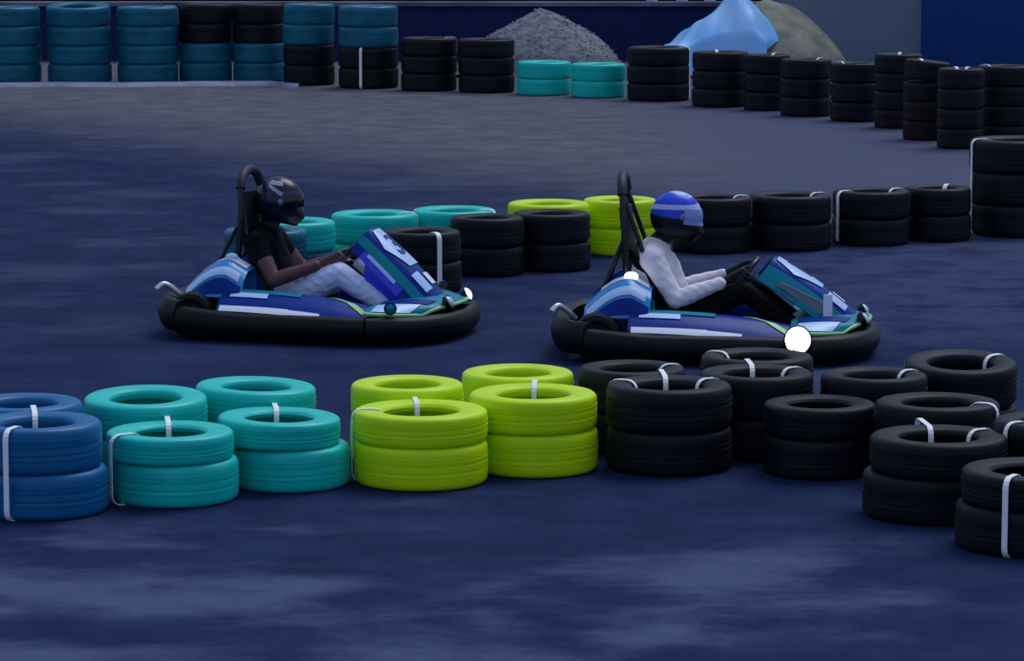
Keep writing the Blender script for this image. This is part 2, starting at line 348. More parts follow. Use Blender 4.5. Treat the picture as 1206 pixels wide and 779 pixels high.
# (mode, x px, y px, radius, height, [materials from the ground up], words, options)
# mode f: y is where the near foot meets the ground; mode t: y is the far edge of the top
FR = 'front barrier tyres'; MD = 'middle barrier tyres'; FA = 'far tyre wall'
S = [
 ('f', 50, 612, .285, .20, [B, B], '{} blue tyre of the front stack at the left photo edge', FR, dict(dx=-.02, straps=[(-107, 'pair'), (100, 'in')])),
 ('t', 27, 466, .275, .20, [B, B], '{} blue tyre of the stack behind the front blue stack', FR, {}),
 ('f', 206, 600, .283, .19, [T, T], '{} turquoise tyre of the front stack beside the blue tyres', FR, dict(h2=0.122, dx=-.02, straps=[(-141, 'pair'), (98, 'in')])),
 ('t', 178, 458, .285, .20, [T, T], '{} turquoise tyre with wide hole, stack behind, beside the blue tyres', FR, dict(h2=0.165, tilt=(2.5, 0))),
 ('f', 340, 582, .28, .19, [T, T], '{} turquoise tyre of the front stack beside the lime tyres', FR, dict(h2=0.122, dx=-.05, tilt=(0, 1.5), straps=[(98, 'in')])),
 ('t', 296, 447, .285, .20, [T, T], '{} turquoise tyre of the rear stack nearer the lime tyres', FR, dict(h2=0.165, tilt=(0, 2))),
 ('f', 496, 578, .308, .195, [Lm, Lm], '{} lime tyre of the front stack beside the turquoise tyres', FR, dict(h2=0.142, straps=[(97, 'in'), (-172, 'pair')])),
 ('t', 479, 444, .268, .20, [Lm, Lm], '{} lime tyre of the rear stack beside the turquoise tyres', FR, dict(h2=0.172)),
 ('f', 628, 564, .300, .20, [Lm, Lm], '{} lime tyre of the front stack beside the black tyres', FR, dict(h2=0.165, straps=[(88, 'in')])),
 ('t', 611, 430, .272, .20, [Lm, Lm], '{} lime tyre of the rear stack beside the black tyres', FR, dict(h2=0.178)),
 ('f', 781, 557, .295, .20, [K, K], '{} black tyre of the front stack right beside the lime tyres', FR, dict(straps=[(93, 'in'), (32, 'one'), (160, 'one')])),
 ('t', 752, 429, .26, .20, [K, K], '{} black tyre of the rear stack right beside the lime tyres', FR, dict(straps=[(15, 'one')])),
 ('f', 893, 538, .275, .20, [K, K], '{} black tyre of the second front stack from the lime tyres', FR, dict(straps=[(93, 'in'), (28, 'one')])),
 ('t', 893, 417, .28, .20, [K, K], '{} black tyre of the rear stack under the lit kart headlamp', FR, dict(straps=[(155, 'one')])),
 ('f', 967, 561, .262, .185, [K, K], '{} black tyre of the strapless front stack with open dark hole', FR, dict(h2=0.145)),
 ('t', 1022, 436, .255, .20, [K, K], '{} black tyre of the rear stack by the right kart nose', FR, dict(straps=[(25, 'one')])),
 ('t', 1131, 421, .275, .20, [K, K], '{} black tyre of the rearmost stack with tilted wide open hole', FR, dict(tilt=(5, 0), straps=[(30, 'one')])),
 ('t', 1104, 463, .285, .20, [K, K], '{} black tyre of the middle stack with one tie at its right', FR, dict(h2=0.17, straps=[(-28, 'one')])),
 ('f', 1118, 619, .298, .20, [K, K], '{} black tyre of the right front stack with two white ties', FR, dict(h2=0.155, dx=.03, straps=[(95, 'in'), (30, 'one')])),
 ('f', 1208, 659, .290, .19, [K, K], '{} black tyre of the stack at the right photo edge, nearest of all', FR, dict(h2=.14, dx=.02, straps=[(-118, 'pair')])),
 ('t', 1222, 486, .27, .20, [K, K], '{} black tyre at the right photo edge, behind the strapped stack', FR, dict(straps=[(-150, 'one')])),
 # middle barrier
 ('t', 345, 256, .29, .20, [E, T], '{} teal tyre behind the black-clad driver, nearer the left kart fairing', MD, {}),
 ('t', 312, 266, .28, .20, [E, E], '{} teal tyre hidden behind the left kart seat', MD, {}),
 ('t', 444, 247, .30, .20, [T, T], '{} turquoise tyre behind the left kart number plate', MD, dict(straps=[(0, 'one')])),
 ('t', 545, 246, .30, .20, [K, T], '{} tyre of the stack between turquoise and lime middle tyres', MD, dict(straps=[(-15, 'one')])),
 ('t', 646, 235, .295, .20, [Lm, Lm], '{} lime tyre behind the black middle tyres', MD, {}),
 ('t', 730, 231, .27, .20, [Lm, Lm], '{} lime tyre behind the roll hoop of the right kart', MD, {}),
 ('f', 497, 347, .265, .20, [K, K], '{} black tyre with upright white tie beyond the left kart nose', MD, dict(straps=[(-62, 'pair')])),
 ('f', 563, 323, .255, .20, [K, K], '{} black tyre between the tied black stack and lime tyres', MD, {}),
 ('f', 647, 322, .275, .20, [K, K], '{} black tyre right in front of the lime middle tyre', MD, {}),
 ('f', 838, 300, .29, .20, [K, K], '{} black tyre right behind the blue and white helmet', MD, dict(straps=[(12, 'one')])),
 ('f', 930, 297, .31, .20, [K, K], '{} black middle tyre second from the blue and white helmet', MD, dict(straps=[(20, 'one')])),
 ('f', 1025, 291, .29, .20, [K, K], '{} black middle tyre with long white tie on its side', MD, dict(straps=[(-152, 'pair'), (25, 'one')])),
 ('f', 1104, 286, .255, .20, [K, K], '{} black middle tyre next to the tall stack at right', MD, dict(straps=[(60, 'one')])),
 ('f', 1197, 281, .36, .245, [K, K, K], '{} tyre of the tall black stack at the right end of the middle barrier', MD, dict(straps=[(195, 'pair')])),
 # far wall, left to right
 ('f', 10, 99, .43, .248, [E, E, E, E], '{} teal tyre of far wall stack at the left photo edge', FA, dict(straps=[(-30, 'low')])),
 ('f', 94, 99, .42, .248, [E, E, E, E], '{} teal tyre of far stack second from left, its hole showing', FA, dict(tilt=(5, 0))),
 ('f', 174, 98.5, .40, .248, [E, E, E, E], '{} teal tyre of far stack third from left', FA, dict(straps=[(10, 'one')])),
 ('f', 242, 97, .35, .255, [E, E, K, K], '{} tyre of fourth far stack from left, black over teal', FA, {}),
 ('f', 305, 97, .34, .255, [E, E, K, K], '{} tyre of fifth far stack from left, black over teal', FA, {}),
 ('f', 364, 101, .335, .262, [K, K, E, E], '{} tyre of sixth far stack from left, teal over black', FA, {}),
 ('f', 434, 105, .385, .262, [K, K, E, E], '{} tyre of seventh far stack from left, teal over black', FA, dict(straps=[(-20, 'low')])),
 ('f', 505, 108, .355, .222, [K, K, K], '{} black tyre of far stack left of the gravel pile, farther one', FA, dict(straps=[(10, 'one')])),
 ('f', 573, 110, .355, .222, [K, K, K], '{} black tyre of far stack next to the gravel pile', FA, dict(straps=[(-10, 'low')])),
 ('f', 640, 113, .335, .205, [T, T], '{} turquoise tyre under the gravel pile, left of the low pair', FA, {}),
 ('f', 704, 116, .335, .205, [T, T], '{} turquoise tyre under the gravel pile, right of the low pair', FA, {}),
 ('f', 776, 120, .385, .215, [K, K, K], '{} black far tyre between turquoise pair and blue tarpaulin', FA, dict(straps=[(-20, 'pair')])),
 ('f', 848, 127, .335, .215, [K, K, K], '{} black far tyre below the middle of the blue tarpaulin', FA, dict(straps=[(100, 'one')])),
 ('f', 903, 131, .27, .215, [K, K, K], '{} black far tyre below the right end of the tarpaulin', FA, dict(straps=[(60, 'one')])),
 ('f', 949, 138, .29, .215, [K, K, K], '{} black far tyre under the brown mound, left of the grey wall', FA, dict(straps=[(35, 'one')])),
 ('f', 1008, 144, .285, .215, [K, K, K], '{} black far tyre in front of the grey wall', FA, dict(straps=[(140, 'one')])),
 ('f', 1058, 152, .26, .20, [U, K, K, K], '{} tyre of far stack where grey wall meets blue wall', FA, dict(straps=[(80, 'one')])),
 ('f', 1090, 166, .235, .20, [U, U, K, K], '{} tyre of far stack with brownish tyres at its foot', FA, dict(straps=[(110, 'one')], tilt=(0, 6))),
 ('f', 1131, 176, .235, .20, [K, K, K, K], '{} black far tyre in front of the blue wall, rag tie on top', FA, dict(straps=[(60, 'one'), (100, 'one')])),
 ('f', 1183, 172, .28, .20, [K, K, K, K], '{} black far tyre at the right photo edge, above the tall stack', FA, dict(straps=[(150, 'one')])),
]
cs = []
for s in S:
    mode, px, py, r, h, ms = s[:6]
    if mode == 'f': Y = ground_at(px, py).y + r*0.94
    else: Y = ground_at(px, py, (h*(len(ms)-1)+s[8].get('h2', h))*0.985).y - r*0.92
    cs.append([x_at(px, Y, h), Y, r])
for it in range(60):
    for i in range(len(cs)):
        for j in range(i):
            dx = cs[i][0]-cs[j][0]; dy = cs[i][1]-cs[j][1]; dd = math.hypot(dx, dy); ov = cs[i][2]+cs[j][2]+0.008-dd
            if ov > 0:
                fx, fy = dx/dd*ov*0.5, dy/dd*ov*0.5
                cs[i][0] += fx*0.5; cs[i][1] += fy; cs[j][0] -= fx*0.5; cs[j][1] -= fy
STACKS = []
WORDS = {2: ['lower', 'upper'], 3: ['bottom', 'middle', 'top'], 4: ['bottom', 'third-from-top', 'second-from-top', 'topmost']}
for (mode, px, py, r, h, ms, words, grp, op), (X, Y, _) in zip(S, cs):
    n_ = len(ms); col = []
    for k, m in enumerate(ms):
        top = (k == n_-1)
        ht = op.get('h2', h) if top else h
        o = link_mesh('tyre', tyre_mesh(r, ht, m), smooth=False)
        jx, jy = (random.uniform(-.007, .007), random.uniform(-.007, .007)) if k else (0, 0)
        if top: jx += op.get('dx', 0)
        tx, ty_ = op.get('tilt', (0, 0)) if top else (0, 0)
        lift = r*(abs(math.sin(R_(tx)))+abs(math.sin(R_(ty_))))*0.72
        o.location = (X+jx, Y+jy, k*h + lift); o.rotation_euler = (R_(tx), R_(ty_), random.uniform(0, 6.28) if not top else 0)
        kindw = words
        if n_ == 4 and grp == FA and m in (U,): pass
        tag(o, kindw.format(WORDS[n_][k]), 'tyre', grp); col.append(o)
    rin = r*0.585; big = grp != FR
    w = 0.024 if not big else 0.034
    for ang, typ in op.get('straps', []):
        A = R_(ang); topo = col[-1]; ex = abs(op.get('dx', 0)); hb = (n_-1)*h; h_top = op.get('h2', h)
        if typ == 'pair':  strap(topo, A, rin-.012, r+.008+ex, -hb+.004, h_top+.002, w)
        elif typ == 'in':  strap(topo, A, rin-.012, 2*r-rin+.03, .01, h_top+.002, w)
        elif typ == 'one': strap(topo, A, rin-.012, r+.004, .004, h_top+.002, w)
        elif typ == 'low': strap(col[1], A, rin-.012, r+.004, -h+.004, h+.0, w)
    STACKS.append((X, Y, r, col))

# ------------------------------------------------------------------ karts
def smooth_path(pts, per=6, closed=False):
    pts = [Vector(p) for p in pts]; N = len(pts); out = []
    for i in range(N if closed else N-1):
        g_ = lambda q: pts[q % N] if closed else pts[max(0, min(N-1, q))]
        p0, p1, p2, p3 = g_(i-1), g_(i), g_(i+1), g_(i+2)
        for k in range(per):
            t = k/per
            out.append(0.5*((2*p1)+(p2-p0)*t+(2*p0-5*p1+4*p2-p3)*t*t+(3*p1-p0-3*p2+p3)*t**3))
    if not closed: out.append(pts[-1])
    return out
def bumper(path, z0, z1, th, name, m, parent, bulge=0.02, per=5):
    pts = smooth_path([(x, y, 0) for x, y in path], per); secs = []
    for i, p in enumerate(pts):
        a = pts[max(0, i-1)]; b_ = pts[min(len(pts)-1, i+1)]; t = (b_-a).normalized(); nn = Vector((t.y, -t.x, 0))
        za = z0(p) if callable(z0) else z0; zb = z1(p) if callable(z1) else z1; H = zb-za; prof = []
        for (nr, zr) in ((-th, .08), (-th*.6, 0), (-.02, 0), (0, .12), (bulge*.8, .35), (bulge, .6), (bulge*.3, .88), (-.02, 1), (-th*.6, 1), (-th, .92)):
            prof.append(p + nn*nr + Vector((0, 0, za+H*zr)))
        secs.append(prof)
    return MB().loft(secs).build(name, m, parent)

def offset_strip(fn, us, v0, v1, off, name, m, parent, nv=3):
    """thin decal following sheet fn between v0(u) and v1(u)"""
    def f(u, v):
        uu = us[0]+(us[1]-us[0])*u; va = v0(uu) if callable(v0) else v0; vb = v1(uu) if callable(v1) else v1
        vv = va+(vb-va)*v; e = 1e-3
        p = Vector(fn(uu, vv)); a = Vector(fn(uu+e, vv))-p; b = Vector(fn(uu, vv+e))-p
        nn = a.cross(b).normalized(); return p+nn*off
    return MB().slab(f, 16, nv, 0.003).build(name, m, parent)

def wheel_part(name, x, y, Rw, w, kart):
    prof = [(Rw*.52, -w*.42), (Rw*.75, -w*.5), (Rw*.93, -w*.44), (Rw, -w*.3), (Rw, w*.3), (Rw*.93, w*.44), (Rw*.75, w*.5), (Rw*.52, w*.42)]
    M = Matrix.Translation((x, y, Rw)) @ Matrix.Rotation(math.pi/2, 4, 'X')
    o = MB().lathe(prof, 28, M).build(name, mat('kart_tyre_rubber', lin(14, 14, 20), 0.7, 0.3), kart)
    rim = [(0.012, -w*.3), (Rw*.3, -w*.33), (Rw*.5, -w*.42), (Rw*.54, -w*.42), (Rw*.54, w*.42), (Rw*.5, w*.42), (Rw*.3, w*.33), (0.012, w*.3)]
    MB().lathe(rim, 20, M).build('rim', mat('rim_grey', lin(70, 74, 84), 0.4, metal=0.6), o)
    return o

WHEEL_C = Vector((0.12, 0, 0.435)); WN = Vector((-0.77, 0, 0.64)).normalized(); WV = Vector((0.64, 0, 0.77)).normalized(); WU = Vector((0, 1, 0)); WR = 0.15

def make_kart(px, py, head, label, digit, lit):
    p = ground_at(px, py); k = empty('go_kart', (p.x, p.y, 0), -R_(head)); tag(k, label, 'go-kart', 'racing go-karts')
    # protective surround
    bumper([(-.93, .34), (-.955, .15), (-.955, -.15), (-.93, -.36), (-.86, -.52), (-.74, -.62)], .05, .235, .09, 'rear_bumper', M_BLK, k)
    bumper([(-.93, .34), (-.86, .50), (-.74, .60)][::-1], .05, .235, .09, 'rear_bumper_corner', M_BLK, k)
    zt = lambda q: .175-.07*min(0, q.x+.35)-.01*max(0, q.x)
    bumper([(-.74, -.62), (-.5, -.655), (-.1, -.665), (.25, -.665), (.44, -.65)], .03, zt, .09, 'side_bumper', M_BLK, k)
    bumper([(-.74, .62), (-.5, .655), (-.1, .665), (.25, .665), (.44, .65)][::-1], .03, zt, .09, 'side_bumper', M_BLK, k)
    bumper([(.45, -.65), (.62, -.61), (.76, -.50), (.86, -.32), (.905, -.12), (.905, .12), (.86, .32), (.76, .50), (.62, .61), (.45, .65)], .03, .172, .10, 'front_bumper', M_BLK, k)
    # chassis
    fl = MB().add([(x, y, z) for z in (.045, .057) for x, y in ((-.35, -.3), (.45, -.3), (.78, -.2), (.78, .2), (.45, .3), (-.35, .3))], [(0,1,2,3,4,5), (11,10,9,8,7,6)]+[(i, (i+1) % 6, 6+(i+1) % 6, 6+i) for i in range(6)])
    fl.build('floor_tray', mat('tray_aluminium', lin(90, 94, 104), 0.45, metal=0.6), k, smooth=False)
    fr = MB()
    for s in (-1, 1):
        fr.tube(smooth_path([(-.86, s*.28, .09), (-.5, s*.30, .09), (.1, s*.34, .08), (.5, s*.26, .08), (.80, s*.20, .09)]), .016)
        fr.tube([(-.2, s*.32, .085), (-.2, s*.60, .10)], .012); fr.tube([(.3, s*.32, .085), (.3, s*.60, .10)], .012)
    fr.tube([(-.86, -.28, .09), (-.86, .28, .09)], .016); fr.tube([(.52, -.40, .098), (.52, .40, .098)], .014)
    fr.build('chassis_frame', M_STEEL, k)
    MB().tube([(-.68, -.45, .14), (-.68, .45, .14)], .02).build('rear_axle', M_CHROME, k)
    for x, y, Rw, w in ((-.68, -.45, .14, .19), (-.68, .45, .14, .19), (.52, -.43, .098, .12), (.52, .43, .098, .12)):
        wheel_part('wheel', x, y, Rw, w, k)
    # side pods
    for s in (-1, 1):
        def pod(u, v, s=s):
            x = -.50 + .98*u
            h = .285 - .075*u - .05*max(0, u-.75)*4*.25 + .02*math.sin(u*math.pi)
            o = .60+.02*math.sin(u*math.pi); i = .36
            q = [(i, .10), (i, h-.05), (i+.04, h), (i+.10, h-.005), (o-.07, h-.05), (o-.005, h-.10), (o+.015, .12)]
            t = v*(len(q)-1); a = min(int(t), len(q)-2); f = t-a
            y = q[a][0]*(1-f)+q[a+1][0]*f; z = q[a][1]*(1-f)+q[a+1][1]*f
            if s > 0: return (x, y, z)
            return (x, -y, z)
        def podn(u, v, pod=pod, s=s):
            return pod(u, v) if s < 0 else pod(1-u, v)
        po = MB().slab(podn, 22, 18, .008).build('side_pod', M_KBLUE, k)
        sg = 1
        test = (Vector(podn(.5+1e-3, .6))-Vector(podn(.5, .6))).cross(Vector(podn(.5, .6+1e-3))-Vector(podn(.5, .6)))
        sg = 1 if test.z > 0 else -1
        U_ = (lambda u: u) if s < 0 else (lambda u: 1-u)
        offset_strip(podn, (.02, .46) if s < 0 else (.54, .98), lambda u: .76-.03*U_(u), lambda u: .84, sg*.008, 'white_stripe', M_KDECAL, po)
        offset_strip(podn, (.42, .66) if s < 0 else (.34, .58), lambda u: .76, lambda u: .86-.06*abs(U_(u)-.5), sg*.0095, 'white_stripe', M_KDECAL, po)
        offset_strip(podn, (.02, .5) if s < 0 else (.5, .98), .36, .52, sg*.008, 'teal_stripe', M_KTEAL, po)
        offset_strip(podn, (.06, .30) if s < 0 else (.70, .94), .52, .60, sg*.009, 'pale_stripe', M_KLILAC, po)
        offset_strip(podn, (.62, .92) if s < 0 else (.08, .38), lambda u: .22+.36*(U_(u)-.62)/.3, lambda u: .28+.38*(U_(u)-.62)/.3, sg*.008, 'lime_stripe', M_KLIME, po)
        # engine / tank cover behind the pod
        def cover(u, v, s=s):
            x = -.76 + .38*u
            hh = .30 + .16*math.sin(min(1, u*1.5)*math.pi/2) - .06*max(0, u-.72)/.28
            q = [(.20, .12), (.20, hh-.05), (.24, hh), (.36, hh-.01), (.43, hh-.06), (.47, hh-.13), (.49, .25)]
            t = v*(len(q)-1); a = min(int(t), len(q)-2); f = t-a
            return (x, s*(q[a][0]*(1-f)+q[a+1][0]*f), q[a][1]*(1-f)+q[a+1][1]*f)
        co = MB().slab(cover if s < 0 else (lambda u, v, c=cover: c(1-u, v)), 16, 18, .008).build('engine_cover', M_KSKY if s < 0 else M_KBLUE, k)
        c2 = cover if s < 0 else (lambda u, v, c=cover: c(1-u, v))
        t2 = (Vector(c2(.5+1e-3, .4))-Vector(c2(.5, .4))).cross(Vector(c2(.5, .4+1e-3))-Vector(c2(.5, .4))); g2 = 1 if t2.z > 0 else -1
        offset_strip(c2, (.25, .95) if s < 0 else (.05, .75), .34, .47, g2*.008, 'white_stripe', M_KDECAL, co)
        offset_strip(c2, (.05, .92) if s < 0 else (.08, .95), .60, .72, g2*.008, 'white_stripe', M_KLILAC, co)
        offset_strip(c2, (.03, .97), .76, .96, g2*.008, 'blue_band', M_KBLUE, co)
    # rear details
    MB().tube(smooth_path([(-.82, -.30, .22), (-.88, -.33, .28), (-.92, -.36, .30), (-.95, -.40, .27)]), [.018]*19, 10).build('exhaust_pipe', M_CHROME, k)
    tl = MB().sphere((-.50, -.30, .47), .034, 14, 8, (1.2, .8, .8)).build('rear_lamp', M_LAMP_SM if lit else M_LAMP_OFF, k)
    MB().lathe([(.0, -.02), (.04, -.02), (.044, .0), (.03, .012), (0, .012)], 18, Matrix.Translation((-.50, -.30, .438))).build('lamp_mount', M_BLK_G, tl)
    # seat
    def seat(u, v):
        y = -1+2*v
        if u < .42:
            t = u/.42; x = .02-.36*t; z = .135-.035*math.sin(t*math.pi*.8); wd = .17+.02*t
        else:
            t = (u-.42)/.58; x = -.34-.22*t+.02*math.sin(t*math.pi); z = .115+.50*t; wd = .19+.03*math.sin(t*math.pi)-.03*t
        c = abs(y)**2.6
        if u < .42: return (x-.0*c, y*wd, z+.10*c)
        return (x+.10*c*(1-.4*t), y*wd, z+.07*c*(1-t))
    MB().slab(seat, 26, 18, .018).build('seat', mat('seat_black', lin(13, 14, 20), 0.5, 0.3), k)
    # roll hoop and head pad
    hx = .13 if not lit else .05; hz = -.07 if not lit else -.02
    hp = [(-.52, -.21, .10), (-.565, -.225, .45), (-.60, -.215, .80), (-.615, -.16, .985), (-.62, 0, 1.045), (-.615, .16, .985), (-.60, .215, .80), (-.565, .225, .45), (-.52, .21, .10)]
    hp = [(x+hx*min(1, z/.8)*.9+hx*.1, y, z+(hz if z > .7 else 0)) for x, y, z in hp]
    hoop = MB().tube(smooth_path(hp, 7), .019, 12)
    for s in (-1, 1):
        hoop.tube([(-.612+hx, s*.17, .96+hz), (-.44, s*.20, .60)], .014); hoop.tube([(-.59+hx, s*.22, .70), (-.78, s*.24, .12)], .013)
    ho = hoop.build('roll_hoop', M_STEEL, k)
    pad = [q for q in smooth_path(hp, 7) if q.z > .93+hz]
    MB().tube(pad, .03, 12).build('hoop_padding', mat('foam_pad', lin(24, 26, 48), 0.6), ho)
    def pad_(u, v): 
        y = (-1+2*v)*(.15-.02*u); return (-.585+hx*.95-.03*u+.03*(1-(2*v-1)**2), y, .55+.30*u)
    MB().slab(pad_, 8, 10, .04).build('headrest', mat('headrest_black', lin(12, 13, 24), 0.6), k)
    # nose
    def nose(u, v):
        y = -1+2*v; W_ = .60-.24*u**1.6; x = .42+.45*u-.16*u*abs(y)**2.2
        z = .215-.03*u+.05*(1-y*y)*math.sin(u*math.pi*.8)
        z -= .02*max(0, abs(y)-.8)*5
        return (x, y*W_, z)
    no = MB().slab(nose, 18, 24, .01).build('nose_cone', M_KTEAL, k)
    offset_strip(nose, (.12, .75), .02, .14, .009, 'pale_stripe', M_KLILAC, no)
    offset_strip(nose, (.10, .80), .16, .26, .009, 'blue_band', M_KBLUE, no)
    offset_strip(nose, (.12, .75), .86, .98, .009, 'pale_stripe', M_KLILAC, no)
    edge = [Vector(nose(u, 0))+Vector((0, -.004, 0)) for u in [i/10 for i in range(11)]]+[Vector(nose(1, v)) for v in [i/14 for i in range(1, 14)]]+[Vector(nose(u, 1)) for u in [1-i/10 for i in range(11)]]
    MB().tube(edge, .011, 8).build('lime_piping', M_KLIME, no)
    # headlamps: pair on the nose front and round ones on its flanks
    def lamp(c, dirv, r, m, name='headlamp'):
        dirv = Vector(dirv).normalized(); M = Matrix.Translation(c) @ dirv.to_track_quat('Z', 'Y').to_matrix().to_4x4()
        h_ = MB().lathe([(0, -.03), (r*.6, -.027), (r*1.05, -.01), (r*1.14, .015), (r*1.02, .018), (r*.98, 0), (0, -.004)], 24, M, closed=False).build(name, M_BLK_G, k)
        MB().lathe([(r*1.0, .0), (r*.92, r*.32), (r*.66, r*.60), (r*.33, r*.75), (0.0005, r*.8)], 24, M, closed=False).build('lens', m, h_)
    lamp((.46, -.672, .165) if lit else (.575, -.56, .225), (.35, -.92, .15), .074 if lit else .034, M_LAMP_ON if lit else M_KTEAL)
    lamp((.575, .56, .225), (.75, .55, .25), .034 if not lit else .05, M_LAMP_OFF)
    for s in (-1, 1): lamp((.825, s*.20, .225), (.9, 0, .5), .042, M_LAMP_SM if (not lit and s > 0) else M_LAMP_OFF)
    # steering fairing
    tx, fb, fh = (.30, .735, .41) if not lit else (.31, .79, .33)
    def fair(u, v):
        y = -1+2*v; x = fb+(tx-fb)*u; z = .23+fh*u+.02*math.sin(u*math.pi)
        wd = .20-.05*u+.03*math.sin(u*math.pi); b = y*y
        return (x-.12*b*b*.66-.02*b, y*wd, z-.13*b*b*.75-.02*b)
    fo = MB().slab(fair, 22, 18, .012).build('steering_fairing', M_KBLUE, k)
    t3 = (Vector(fair(.5+1e-3, .5))-Vector(fair(.5, .5))).cross(Vector(fair(.5, .5+1e-3))-Vector(fair(.5, .5))); g3 = 1 if t3.z > 0 else -1
    offset_strip(fair, (.02, .99), .06 if not lit else .0, .14, g3*.010, 'teal_edge', M_KTEAL, fo)
    if not lit:
        offset_strip(fair, (.30, .86), .0, .055, g3*.010, 'violet_flank', M_KVIOLET, fo)
        offset_strip(fair, (.40, .80), .035, .058, g3*.012, 'pale_stripe', M_KLILAC, fo)
    offset_strip(fair, (.02, .99), .86, 1., g3*.010, 'teal_edge', M_KTEAL, fo)
    pl = offset_strip(fair, (.42, .96), lambda u: .19+.12*abs(u-.72)/.3, lambda u: .81-.12*abs(u-.72)/.3, g3*.011, 'number_plate', M_KLILAC, fo, 8)
    offset_strip(fair, (.12, .34), .20, .36, g3*.011, 'pale_decal', M_KLILAC, fo)
    offset_strip(fair, (.16, .30), .46, .74, g3*.011, 'pale_decal', M_KDECAL, fo)
    # digit laid on the plate
    cu = bpy.data.curves.new('digit', 'FONT'); cu.body = digit; cu.size = .24; cu.align_x = 'CENTER'; cu.align_y = 'CENTER'; cu.extrude = .002; cu.offset = .004
    to = bpy.data.objects.new('digit_tmp', cu); COL.objects.link(to); bpy.context.view_layer.update()
    dm = bpy.data.meshes.new_from_object(to.evaluated_get(bpy.context.evaluated_depsgraph_get())); bpy.data.objects.remove(to)
    bm = bmesh.new(); bm.from_mesh(dm); bmesh.ops.subdivide_edges(bm, edges=[e for e in bm.edges if e.calc_length() > .03], cuts=3, use_grid_fill=False); bm.to_mesh(dm); bm.free()
    for v in dm.vertices:       # text x -> across the panel, text y -> up the panel
        u = .69+v.co.y/.60; w = .5+v.co.x/.36; e = 1e-3
        q = Vector(fair(u, w)); nn = (Vector(fair(u+e, w))-q).cross(Vector(fair(u, w+e))-q).normalized()*g3
        v.co = q+nn*(.0145+v.co.z)
    dm.materials.clear(); link_mesh('number', dm, mat('digit_blue', lin(10, 30, 120), .4), pl, smooth=False)
    # column cover, struts
    if not lit:
        def cc(u, v):
            a = -1+2*v; return (.30+.30*u, -.155-.02*(1-a*a), .40-.20*u+.07*a-.01*u)
        co = MB().slab(cc, 10, 8, .02).build('fairing_side_panel', M_KVIOLET, k)
        offset_strip(cc, (.1, .95), .72, .92, -.012, 'pale_stripe', M_KLILAC, co)
    else:
        MB().add([(x, y, z) for y in (-.205, -.19) for x, z in ((.33, .42), (.36, .435), (.66, .29), (.64, .23), (.53, .28))], [(0,1,2,3,4), (9,8,7,6,5)]+[(i, (i+1) % 5, 5+(i+1) % 5, 5+i) for i in range(5)]).build('fairing_side_panel', M_GREYP, k, smooth=False)
        MB().box((.625, -.235, .295), (.052, .012, .15)).box((.615, -.235, .222), (.075, .03, .015)).build('white_bracket', M_KDECAL, k, smooth=False)
    # steering wheel and column
    rim = [WHEEL_C+(WU*math.cos(a)+WV*math.sin(a))*WR for a in [2*math.pi*i/40 for i in range(40)]]
    sw = MB().tube(rim, .0135, 10, closed=True).build('steering_wheel', M_BLK_G, k)
    sp = MB()
    for a in (0, math.pi, -math.pi/2): sp.tube([WHEEL_C-WN*.02, WHEEL_C+(WU*math.cos(a)+WV*math.sin(a))*(WR-.004)], .010, 8)
    sp.sphere(WHEEL_C-WN*.015, .042, 14, 8, (1, 1, .6)); sp.build('spokes', M_STEEL, sw)
    MB().tube([WHEEL_C-WN*.03, WHEEL_C-WN*.45+Vector((.02, 0, -.02))], .012).build('steering_column', M_STEEL, k)
    for s in (-1, 1):
        MB().tube([(.60, s*.13, .06), (.64, s*.13, .20)], .008).box((.640, s*.13, .20), (.012, .08, .07)).build('pedal', M_CHROME, k, smooth=False)
    return k

KL = make_kart(385, 390, 15, 'blue go-kart with white number 3 plate, driven by person in black', '3', False)
KR = make_kart(848, 414, 6, 'blue go-kart with glowing headlamp, driven by person in white top', '1', True)

# ------------------------------------------------------------------ drivers
def capsule(b, p0, p1, r0, r1, sy=1.0, n=14):
    p0 = Vector(p0); p1 = Vector(p1); ax = p1-p0; L_ = ax.length
    if L_ < 1e-6: ax = Vector((0, 0, 1))
    t = ax.normalized(); up = Vector((0, 1, 0)); up = (up-t*up.dot(t))
    up = t.orthogonal() if up.length < 1e-3 else up
    up.normalize(); w = t.cross(up); secs = []
    for k in range(1, 6):
        a = math.pi/2*k/5; secs.append((p0-t*r0*math.cos(a), r0*math.sin(a)))
    for k in range(4, 0, -1):
        a = math.pi/2*k/5; secs.append((p1+t*r1*math.cos(a), r1*math.sin(a)))
    secs.insert(5, (p1, r1))
    rings = [[c+(up*math.cos(2*math.pi*q/n)*sy+w*math.sin(2*math.pi*q/n))*r for q in range(n)] for c, r in secs]
    b.loft(rings)

